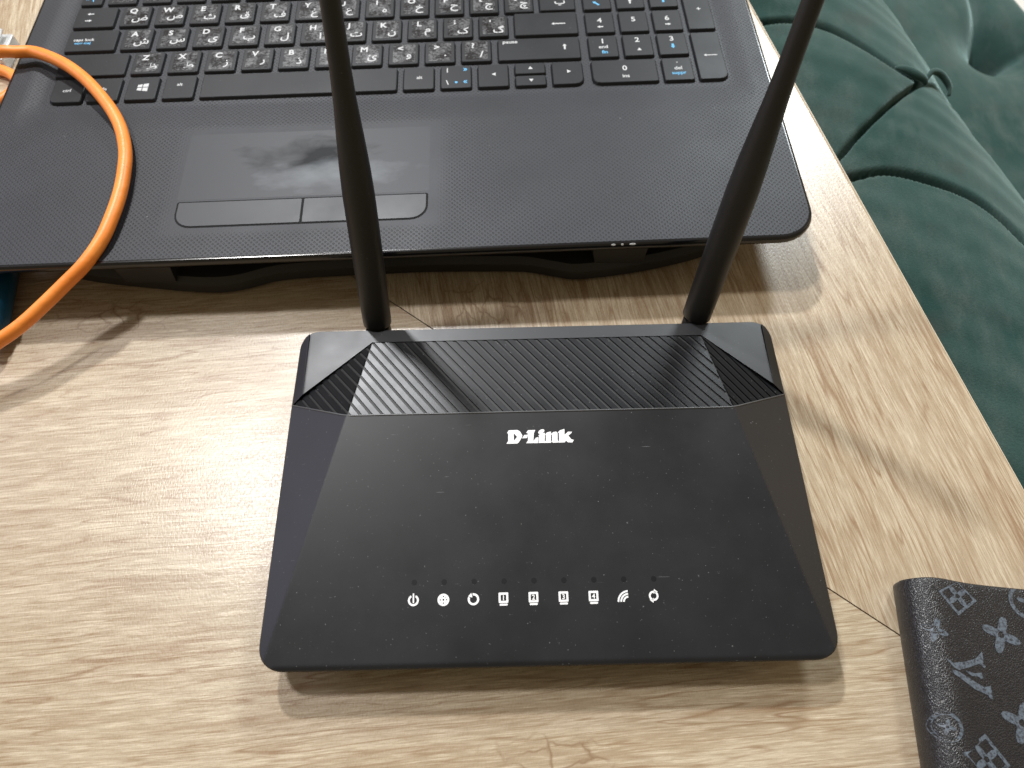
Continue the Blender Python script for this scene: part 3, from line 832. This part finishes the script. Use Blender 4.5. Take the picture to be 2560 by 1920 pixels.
k, z = keycap(157.8, 172.9, 0, KH); legend(k, '|', 161, 13.2, z, 3.6, bold=0.1); legend(k, '\\', 161, 4.2, z, 4.2, bold=0.12)
legend(k, '»', 170, 13.4, z, 4, 'legend_blue', 0.1); legend(k, '«', 170, 4.4, z, 4, 'legend_blue', 0.1); legend(k, '•', 165.4, 4.2, z, 5, 'legend_blue', 0.1)
k, z = keycap(176.5, 191.6, 0, KH); shape(k, tri_(180), 184.6, 9.0, z)
k, z = keycap(195.2, 210.3, 8.7, KH); shape(k, tri_(90), 203, 12.6, z)
k, z = keycap(195.2, 210.3, 0, 7.3); shape(k, tri_(-90), 203, 4.0, z)
k, z = keycap(213.9, 229.1, 0, KH, (1, 4.0, 1, 1)); shape(k, tri_(0), 222, 9.2, z)
k, z = keycap(187.2, 229.2, V, V + KH); legend(k, 'pause', 193.5, V + 13.4, z, 3.4, bold=0.06); shape(k, arrow(4.2, -90, 0.45, 1.15), 221.5, V + 9, z)
k, z = keycap(196.4, 229.4, 2 * V, 2 * V + KH + 1.4); shape(k, arrow(7.4, 0, 0.35, 1.0), 219.5, 2 * V + 8.4, z)
k, z = keycap(210.6, 229.4, 3 * V + 0.6, 3 * V + KH); legend(k, 'پ', 221.5, 3 * V + 6, z, 6, bold=0.1)
# number pad
nx = (234.0, 251.9, 269.8, 287.7); nw = 14.7
k, z = keycap(nx[0], nx[1] + nw, 0, KH, (4.0, 1, 1, 1)); legend(k, '0', 250.5, 10.2, z, 4.9, bold=0.1); legend(k, 'ins', 250.6, 4.4, z, 3.4, bold=0.06)
k, z = keycap(nx[2], nx[2] + nw, 0, KH); legend(k, '.', 277.4, 13, z, 4, bold=0.1); legend(k, 'del', 277.4, 8.8, z, 3.4, bold=0.06); legend(k, 'suppr', 277.4, 4.6, z, 3.2, 'legend_blue', 0.05)
k, z = keycap(nx[3] - 0.2, 301.6, 0, V + KH, (1, 4.0, 1, 1)); shape(k, arrow(7.0, 0, 0.28, 0.9), 295.2, 17.6, z)
k, z = keycap(nx[3], 301.4, 2 * V, 3 * V + KH); legend(k, '+', 295.0, 2 * V + 16.4, z, 4.6, bold=0.06)
pad = [('1', 'end', 'fin'), ('2', 'dn', None), ('3', None, 'pgdn')]
for i in range(3):
    y = V; k, z = keycap(nx[i], nx[i] + nw, y, y + KH); cx = nx[i] + nw / 2
    legend(k, str(i + 1), cx, y + 12.2, z, 5.0, bold=0.1)
    if i == 0: legend(k, 'end', cx, y + 7.8, z, 3.3, bold=0.06); legend(k, 'fin', cx + 0.4, y + 3.8, z, 3.3, 'legend_blue', 0.06)
    if i == 1: shape(k, tri_(90), cx + 0.4, y + 4.6, z)
    if i == 2: shape(k, arrow(3.4, 90, 0.6, 1.2), cx, y + 6.4, z, 'legend_blue')
for i in range(3):
    y = 2 * V; k, z = keycap(nx[i], nx[i] + nw, y, y + KH); cx = nx[i] + nw / 2
    legend(k, str(i + 4), cx, y + 9.8, z, 5.0, bold=0.1)
    if i == 0: shape(k, arrow(3.2, 0, 0.4, 1.0), cx, y + 4.6, z)
    if i == 2: shape(k, arrow(3.2, 180, 0.4, 1.0), cx, y + 4.8, z)
for i in range(3):
    y = 3 * V; k, z = keycap(nx[i], nx[i] + nw, y, y + KH); cx = nx[i] + nw / 2
    legend(k, str(i + 7), cx, y + 11.5, z, 5.0, bold=0.1)
    if i == 0: shape(k, arrow(4.4, -45, 0.5, 1.1), cx - 0.5, y + 5.0, z, 'legend_blue')
    if i == 1: shape(k, arrow(3.6, -90, 0.45, 1.1), cx, y + 5.6, z)
    if i == 2: shape(k, arrow(3.6, -90, 0.6, 1.2), cx, y + 5.6, z, 'legend_blue')
for i, s_ in enumerate('#/*-'):
    k, z = keycap(nx[i], nx[i] + (nw if i < 3 else 13.7), 4 * V, 4 * V + KH)

# ================================================================== orange network cable
cpts = [[-265.5, 227.0, 35.0], [-258.0, 227.7, 34.2], [-249.8, 228.4, 33.4], [-239.0, 222.9, 34.2], [-227.8, 215.3, 34.6], [-216.2, 204.8, 34.6], [-205.8, 192.9, 34.2], [-197.5, 181.6, 33.4], [-191.8, 170.8, 32.6], [-187.3, 157.6, 32.2], [-185.2, 144.9, 32.0], [-184.3, 132.8, 31.8], [-184.8, 119.6, 31.6], [-186.7, 107.0, 31.0], [-192.0, 95.9, 29.2], [-199.3, 88.1, 26.6], [-207.0, 79.7, 24.2], [-215.3, 71.0, 22.0], [-224.1, 64.4, 20.0]]
cpts = [(-330, 205, 12), (-300, 218, 26), (-280, 225, 33)] + [tuple(p) for p in cpts] + [(-240, 56, 16), (-268, 58, 10), (-300, 90, 6), (-318, 150, 4), (-306, 200, 3.6), (-288, 226, 3.6), (-281.5, 236, 3.6), (-283, 247, 3.6), (-300, 256, 3.6), (-340, 262, 3.6)]
co = (-224.1, 64.4, 0)
cable_root = empty('network_cable', co)
tag(cable_root, 'orange network cable looping over the palm rest of the laptop', 'cable')
vs, fs = tube(spline(cpts, 8), 2.98, 20)
mk('cable_jacket', vs, fs, M['orange'], cable_root, smooth=True, off=co)

# clear modular plug lying beside the laptop, mostly outside the frame
px_, py_ = -297.5, 268
plug = empty('network_plug', (px_, py_, 0))
tag(plug, 'clear plastic network plug at the left edge behind the orange cable', 'plug')
def lbox(x0, x1, y0, y1, z0, z1): return loft([lv(rect(x0, x1, y0, y1), z0), lv(rect(x0, x1, y0, y1), z1)])
vs, fs = loft([lv(rrect(-5.8, 5.8, -11, 11, 0.6, 2), 0.2), lv(rrect(-5.8, 5.8, -11, 11, 0.6, 2), 7.6), lv(rrect(-5.4, 5.4, -10.6, 10.6, 0.6, 2), 8.0)])
mk('plug_body', vs, fs, M['plug'], plug)
vs, fs = loft([[(-3, -9, 8.0), (3, -9, 8.0), (3, -9, 8.8), (-3, -9, 8.8)], [(-2.6, 10, 11.2), (2.6, 10, 11.2), (2.6, 10, 12), (-2.6, 10, 12)]])
mk('plug_latch', vs, fs, M['plug'], plug)
for i in range(8):
    vs, fs = lbox(-3.7 + i * 1.02, -3.2 + i * 1.02, -10.8, -6.2, 8.05, 8.25); mk('plug_contact', vs, fs, M['gold'], plug)

# blue rounded tube at the left edge under the laptop's corner
bx, by = -247.0, 96.0
blue = empty('blue_tube', (bx, by, 0))
tag(blue, 'dark blue plastic tube on the table under the left front of the laptop', 'tube')
vs, fs = tube([(-0.5, 22, 8), (0, 20, 8), (3, -2, 8), (5.5, -18, 8), (5.9, -20.5, 8)], [5.5, 7.8, 7.9, 7.9, 6.0], 22)
mk('tube_body', vs, fs, M['blue'], blue, sharp=50)
vs, fs = tube([(5.6, -19.5, 8), (6.6, -26, 8), (6.9, -28, 8)], [5.6, 5.4, 4.4], 18)
mk('tube_cap', vs, fs, M['blue'], blue, sharp=50)

# ================================================================== patterned wallet
sp0, sp1 = Vector((128.2, -40.8)), Vector((121.4, -102))
dv = (sp1 - sp0).normalized(); nv = Vector((-dv.y, dv.x))
if nv.x < 0: nv = -nv
wroot = empty('leather_wallet', (150, -90, 0))
tag(wroot, 'black leather wallet with grey monogram print lying at the table edge', 'wallet')
WO = (150, -90, 0)
prof = [(3.0, 0.0), (1.0, 2.0), (0.1, 5.0), (0.0, 8.0), (0.7, 11.0), (2.4, 13.6), (5.0, 15.3), (8.2, 16.0), (12.0, 15.9), (18, 15.2), (30, 14.4), (50, 13.6), (70, 13.0), (88, 12.6)]
ps = [(p.x, p.y) for p in spline([(a_, b_, 0) for a_, b_ in prof], 4)]
def wsurf(s_):
    best = 13.0
    top = [q for q in ps if q[1] > 7.9]
    for a_, b_ in zip(top, top[1:]):
        if a_[0] <= s_ <= b_[0]: return a_[1] + (b_[1] - a_[1]) * (s_ - a_[0]) / max(b_[0] - a_[0], 1e-6)
    return best
tl = [-0.0, 0.5, 1.2, 4, 12, 24, 40, 60, 80, 100, 109, 110]
def wpt(s_, z, t_):
    # the top hem sags a little towards the open side, corners pinch in
    bow = 0.9 * math.exp(-((s_ - 10) / 9.0) ** 2)
    p = sp0 + nv * s_ + dv * (t_ - bow * (1 if t_ < 2 else math.exp(-t_ / 20)))
    return (p.x, p.y, z)
vs, fs = [], []
n = len(ps)
for t_ in tl:
    dn = 0.55 if t_ < 0.3 else (0.12 if t_ < 0.9 else 0.0)
    for (s_, z) in ps: vs.append(wpt(s_ + (dn if z < 9 else 0), max(z - dn * (1 if z > 9 else 0), 0.0), t_))
for i in range(len(tl) - 1):
    for j in range(n - 1): fs.append((i * n + j, i * n + j + 1, (i + 1) * n + j + 1, (i + 1) * n + j))
# inside of the fold, 1.4 mm behind the outside
b = len(vs)
inn = []
for j, (s_, z) in enumerate(ps):
    a_ = ps[max(j - 1, 0)]; c_ = ps[min(j + 1, n - 1)]
    t2 = Vector((c_[0] - a_[0], c_[1] - a_[1])).normalized(); nn = Vector((t2.y, -t2.x)); inn.append((s_ + nn.x * 1.4, max(z + nn.y * 1.4, 0.02)))
for t_ in (tl[0], tl[-1]):
    for (s_, z) in inn: vs.append(wpt(s_, z, t_))
for j in range(n - 1):
    fs.append((j, j + 1, b + j + 1, b + j))
    fs.append((b + j, b + j + 1, b + n + j + 1, b + n + j))
mk('cover', vs, fs, M['leather'], wroot, off=WO, sharp=50)
inner = [(3.5, 1.0), (88, 1.0), (88, 11.0), (6.0, 12.5), (3.0, 9.0), (2.2, 5.0)]
vs, fs = loft([[wpt(s_, z, 1.2) for s_, z in inner], [wpt(s_, z, 108) for s_, z in inner]])
mk('card_pockets', vs, fs, M['lining'], wroot, off=WO)
def wpx(zx, zy):
    p = at((2160 + zx / 3.19) / PX, (1400 + zy / 3.19) / PX, 15.0); d = Vector((p.x, p.y)) - sp0
    return (d.dot(nv), d.dot(dv))
def on_wallet(q):
    t_ = max(q[1], 0.5 - 0.9 * math.exp(-((q[0] - 10) / 9.0) ** 2))       # the print is cut off at the hem
    p = sp0 + nv * q[0] + dv * t_; return (p.x, p.y, wsurf(q[0]) + 0.10)
def motif(polys):
    vs, fs = flat(polys, on_wallet); mk('monogram_print', vs, fs, M['print'], wroot, off=WO)
def zp(pts): return [wpx(*p) for p in pts]
motif([(zp([(640, 785), (700, 822), (800, 812), (890, 785), (940, 730), (952, 800), (945, 822), (972, 850), (960, 862), (915, 828), (840, 855), (745, 880), (705, 858)]), []),
       (zp([(690, 872), (745, 892), (860, 960), (955, 1015), (1012, 1003), (1028, 1106), (1012, 1112), (985, 1076), (880, 1032), (745, 935), (705, 912)]), []),
       (zp([(800, 882), (880, 905), (938, 898), (950, 945), (930, 952), (915, 932), (850, 925)]), [])])
def flower(cx, cy, r, rot, hole_r=0.17, sq=0.33):
    out = []
    for k in range(48):
        a_ = 2 * math.pi * k / 48; f = abs(math.cos(2 * a_)) ** 2.6
        rr = r * (sq + (1 - sq) * f); out.append((cx + rr * math.cos(a_ + rot), cy + rr * math.sin(a_ + rot)))
    return (out, [circ(cx, cy, r * hole_r, 8)])
def star_at(zx, zy, r, rot): c = wpx(zx, zy); motif([flower(c[0], c[1], r, rot)])
def diamond_at(zx, zy, r, rot):
    c = wpx(zx, zy)
    sq = lambda q: [(c[0] + q * math.cos(rot + k * math.pi / 2), c[1] + q * math.sin(rot + k * math.pi / 2)) for k in range(4)]
    motif([(sq(r), [sq(r * 0.80)]), flower(c[0], c[1], r * 0.62, rot + math.pi / 4, 0.2, 0.3)])
def ring_at(zx, zy, r, rot):
    c = wpx(zx, zy); motif([(circ(c[0], c[1], r, 24), [circ(c[0], c[1], r * 0.78, 24)]), flower(c[0], c[1], r * 0.55, rot, 0.2, 0.3)])
star_at(1100, 595, 6.6, 0.35); star_at(1270, 1300, 6.8, 0.35); star_at(560, 560, 4.2, 0.35)
diamond_at(740, 290, 6.8, 0.15); diamond_at(970, 1590, 7.6, 0.15); diamond_at(1480, 880, 7.2, 0.15)
ring_at(1310, 330, 6.2, 0.3); ring_at(660, 1330, 4.6, 0.3); ring_at(1560, 1620, 6.2, 0.3)

# ================================================================== green tufted sofa
EC, ZC, RR = 79.0, -112.0, 80.0
so = K + ue * 330 + ne * 120 + Vector((0, 0, -300))
SO = tuple(so)
sofa = empty('velvet_sofa', SO)
tag(sofa, 'green velvet tufted sofa standing beside the table edge', 'sofa')
def cyl_hit(u, v):
    d = ray(u, v); o = Vector(((CAM_LOC - K).dot(ne) - EC, CAM_LOC.z - ZC)); q = Vector((d.dot(ne), d.z))
    a_ = q.dot(q); b_ = 2 * o.dot(q); c_ = o.dot(o) - RR * RR; D = b_ * b_ - 4 * a_ * c_
    t_ = (-b_ - math.sqrt(max(D, 0))) / (2 * a_)
    X = CAM_LOC + d * t_; e = (X - K).dot(ne); tt = (X - K).dot(ue)
    return (RR * math.atan2(e - EC, X.z - ZC), tt)      # arc length, along
groove_px = [([(1600, 60), (1660, 42), (1720, 38), (1790, 55), (1870, 95), (1945, 145), (1988, 174)], 12, 1.5),
             ([(1700, 470), (1760, 395), (1815, 330), (1850, 290), (1880, 260), (1950, 200), (1990, 178)], 11, 1.4),
             ([(1760, 400), (1840, 378), (1910, 365), (1990, 378), (2080, 410), (2160, 460), (2212, 510), (2270, 580)], 13, 1.6),
             ([(1988, 176), (2040, 192), (2085, 220), (2120, 255), (2140, 285)], 5, 1.8)]
G = [([Vector(p) for p in (cyl_hit(*q) for q in pts)], dep, wd) for pts, dep, wd in groove_px]
NA, NTT = 250, 430
arcs = np.linspace(-RR * 1.75, RR * 2.0, NA); ts = np.linspace(60, 720, NTT)
AA, TT = np.meshgrid(arcs, ts, indexing='ij')
disp = np.zeros_like(AA); dmin = np.full_like(AA, 1e9)
for pts, dep, wd in G:
    sp = [Vector((p.x, p.y)) for p in spline([(p.x, p.y, 0) for p in pts], 6)]
    dd = np.full_like(AA, 1e9)
    for a_, b_ in zip(sp, sp[1:]):
        vx, vy = b_.x - a_.x, b_.y - a_.y; L2 = vx * vx + vy * vy + 1e-9
        tt = np.clip(((AA - a_.x) * vx + (TT - a_.y) * vy) / L2, 0, 1)
        dd = np.minimum(dd, np.hypot(AA - a_.x - tt * vx, TT - a_.y - tt * vy))
    disp -= dep * np.exp(-(dd / wd) ** 2); dmin = np.minimum(dmin, dd)
disp += 2.2 * (1 - np.exp(-(dmin / 16) ** 2)) - 1.8
disp += 0.5 * np.sin(AA * 0.11 + 1.3 * np.sin(TT * 0.03)) * np.sin(TT * 0.07) + 0.25 * np.sin(AA * 0.31 + TT * 0.23)
ang = AA / RR; rad = RR + disp
E_ = EC + rad * np.sin(ang); Z_ = ZC + rad * np.cos(ang)
Z_ = np.where(ang > math.pi / 2, ZC - (ang - math.pi / 2) * RR, Z_); E_ = np.where(ang > math.pi / 2, EC + rad, E_)
Z_ = np.where(ang < -math.pi / 2, ZC - (-ang - math.pi / 2) * RR * 4, Z_); E_ = np.where(ang < -math.pi / 2, EC - rad, E_)
XX = K.x + E_ * ne.x + TT * ue.x; YY = K.y + E_ * ne.y + TT * ue.y
def grid_mesh(name, X, Y, Z, mat, parent, off):
    a_, b_ = X.shape
    co_ = np.stack([X - off[0], Y - off[1], Z - off[2]], -1).reshape(-1, 3) * S
    idx = np.arange(a_ * b_).reshape(a_, b_)
    q = np.stack([idx[:-1, :-1], idx[1:, :-1], idx[1:, 1:], idx[:-1, 1:]], -1).reshape(-1, 4)
    me = bpy.data.meshes.new(name); me.from_pydata(co_.tolist(), [], q.tolist()); me.update()
    o = link_mesh(name, me, mat, parent, smooth=True)
    bm = bmesh.new(); bm.from_mesh(me); bmesh.ops.recalc_face_normals(bm, faces=bm.faces); bm.to_mesh(me); bm.free()
    return o
grid_mesh('rolled_armrest', XX, YY, Z_, M['velvet'], sofa, SO)
# seat behind the roll, with one deep tuft
def et_at(u, v, z): X = at(u, v, z) - K; return Vector((X.dot(ne), X.dot(ue)))
es = np.linspace(110, 372, 136); ts2 = np.linspace(60, 760, 330)
EE, T2 = np.meshgrid(es, ts2, indexing='ij'); zz = np.full_like(EE, -150.0)
zz -= 26 * np.clip((175 - EE) / 40, 0, 1) ** 2
dent = et_at(2142, 128, -165)
dx_, dt_ = EE - dent.x, T2 - dent.y
zz -= 26 * np.exp(-(dx_ ** 2 + dt_ ** 2) / (2 * 22.0 ** 2)) + 16 * np.exp(-(dx_ ** 2 + dt_ ** 2) / (2 * 8.0 ** 2))
for (qa, qb, dp, wd) in ((et_at(2128, 100, -160), et_at(2092, -60, -150), 13, 7.0), (et_at(2150, 122, -160), et_at(2260, 85, -150), 6, 6.0)):
    vx, vy = qb.x - qa.x, qb.y - qa.y; L2 = vx * vx + vy * vy
    tt = np.clip(((EE - qa.x) * vx + (T2 - qa.y) * vy) / L2, 0, 1); dd = np.hypot(EE - qa.x - tt * vx, T2 - qa.y - tt * vy)
    zz -= dp * np.exp(-(dd / wd) ** 2) * (1 - 0.5 * tt)
zz += 3 * np.sin(EE * 0.02) * np.sin(T2 * 0.016 + 1)
zz -= 12 * np.clip((EE - 353) / 19, 0, 1) ** 2
grid_mesh('seat_cushion', K.x + EE * ne.x + T2 * ue.x, K.y + EE * ne.y + T2 * ue.y, zz, M['velvet'], sofa, SO)
# seat skirt down to the floor
qa = K + ne * 372; base_ = [K + ne * 0.0 + ue * 60, qa + ue * 60, qa + ue * 760, K + ue * 760]
vs, fs = loft([lv(base_, -440), lv([K + ne * 12 + ue * 62, qa + ue * 61 - ne * 1.0, qa + ue * 759 - ne * 1.0, K + ne * 12 + ue * 758], -200)], cap1=False)
mk('sofa_base', vs, fs, M['velvet'], sofa, off=SO)
# fabric fold gathered at the tuft of the roll
def roll_pt(u, v, lift):
    a_, t_ = cyl_hit(u, v); g = a_ / RR
    return K + ne * (EC + (RR + lift) * math.sin(g)) + ue * t_ + Vector((0, 0, ZC + (RR + lift) * math.cos(g)))
fold = spline([roll_pt(1938, 140, -2.0), roll_pt(1952, 150, 0.5), roll_pt(1975, 163, 1.0), roll_pt(1995, 174, 0.6), roll_pt(2003, 180, -1.5)], 5)
vs, fs = tube(fold, [0.8 + 1.9 * math.sin(math.pi * i / (len(fold) - 1)) for i in range(len(fold))], 12)
mk('tuft_fold', vs, fs, M['velvet'], sofa, smooth=True, off=SO)
q0 = roll_pt(2000, 174, 0)
loop_ = spline([q0, q0 + ne * 5 + ue * 4 + Vector((0, 0, 2.5)), q0 + ne * 12 + ue * 3 + Vector((0, 0, 0)), q0 + ne * 17 - ue * 3 + Vector((0, 0, -5)), q0 + ne * 16 - ue * 8 + Vector((0, 0, -8))], 6)
vs, fs = tube(loop_, [1.0 + 1.2 * math.sin(math.pi * i / (len(loop_) - 1)) for i in range(len(loop_))], 12)
mk('tuft_loop', vs, fs, M['velvet'], sofa, smooth=True, off=SO)
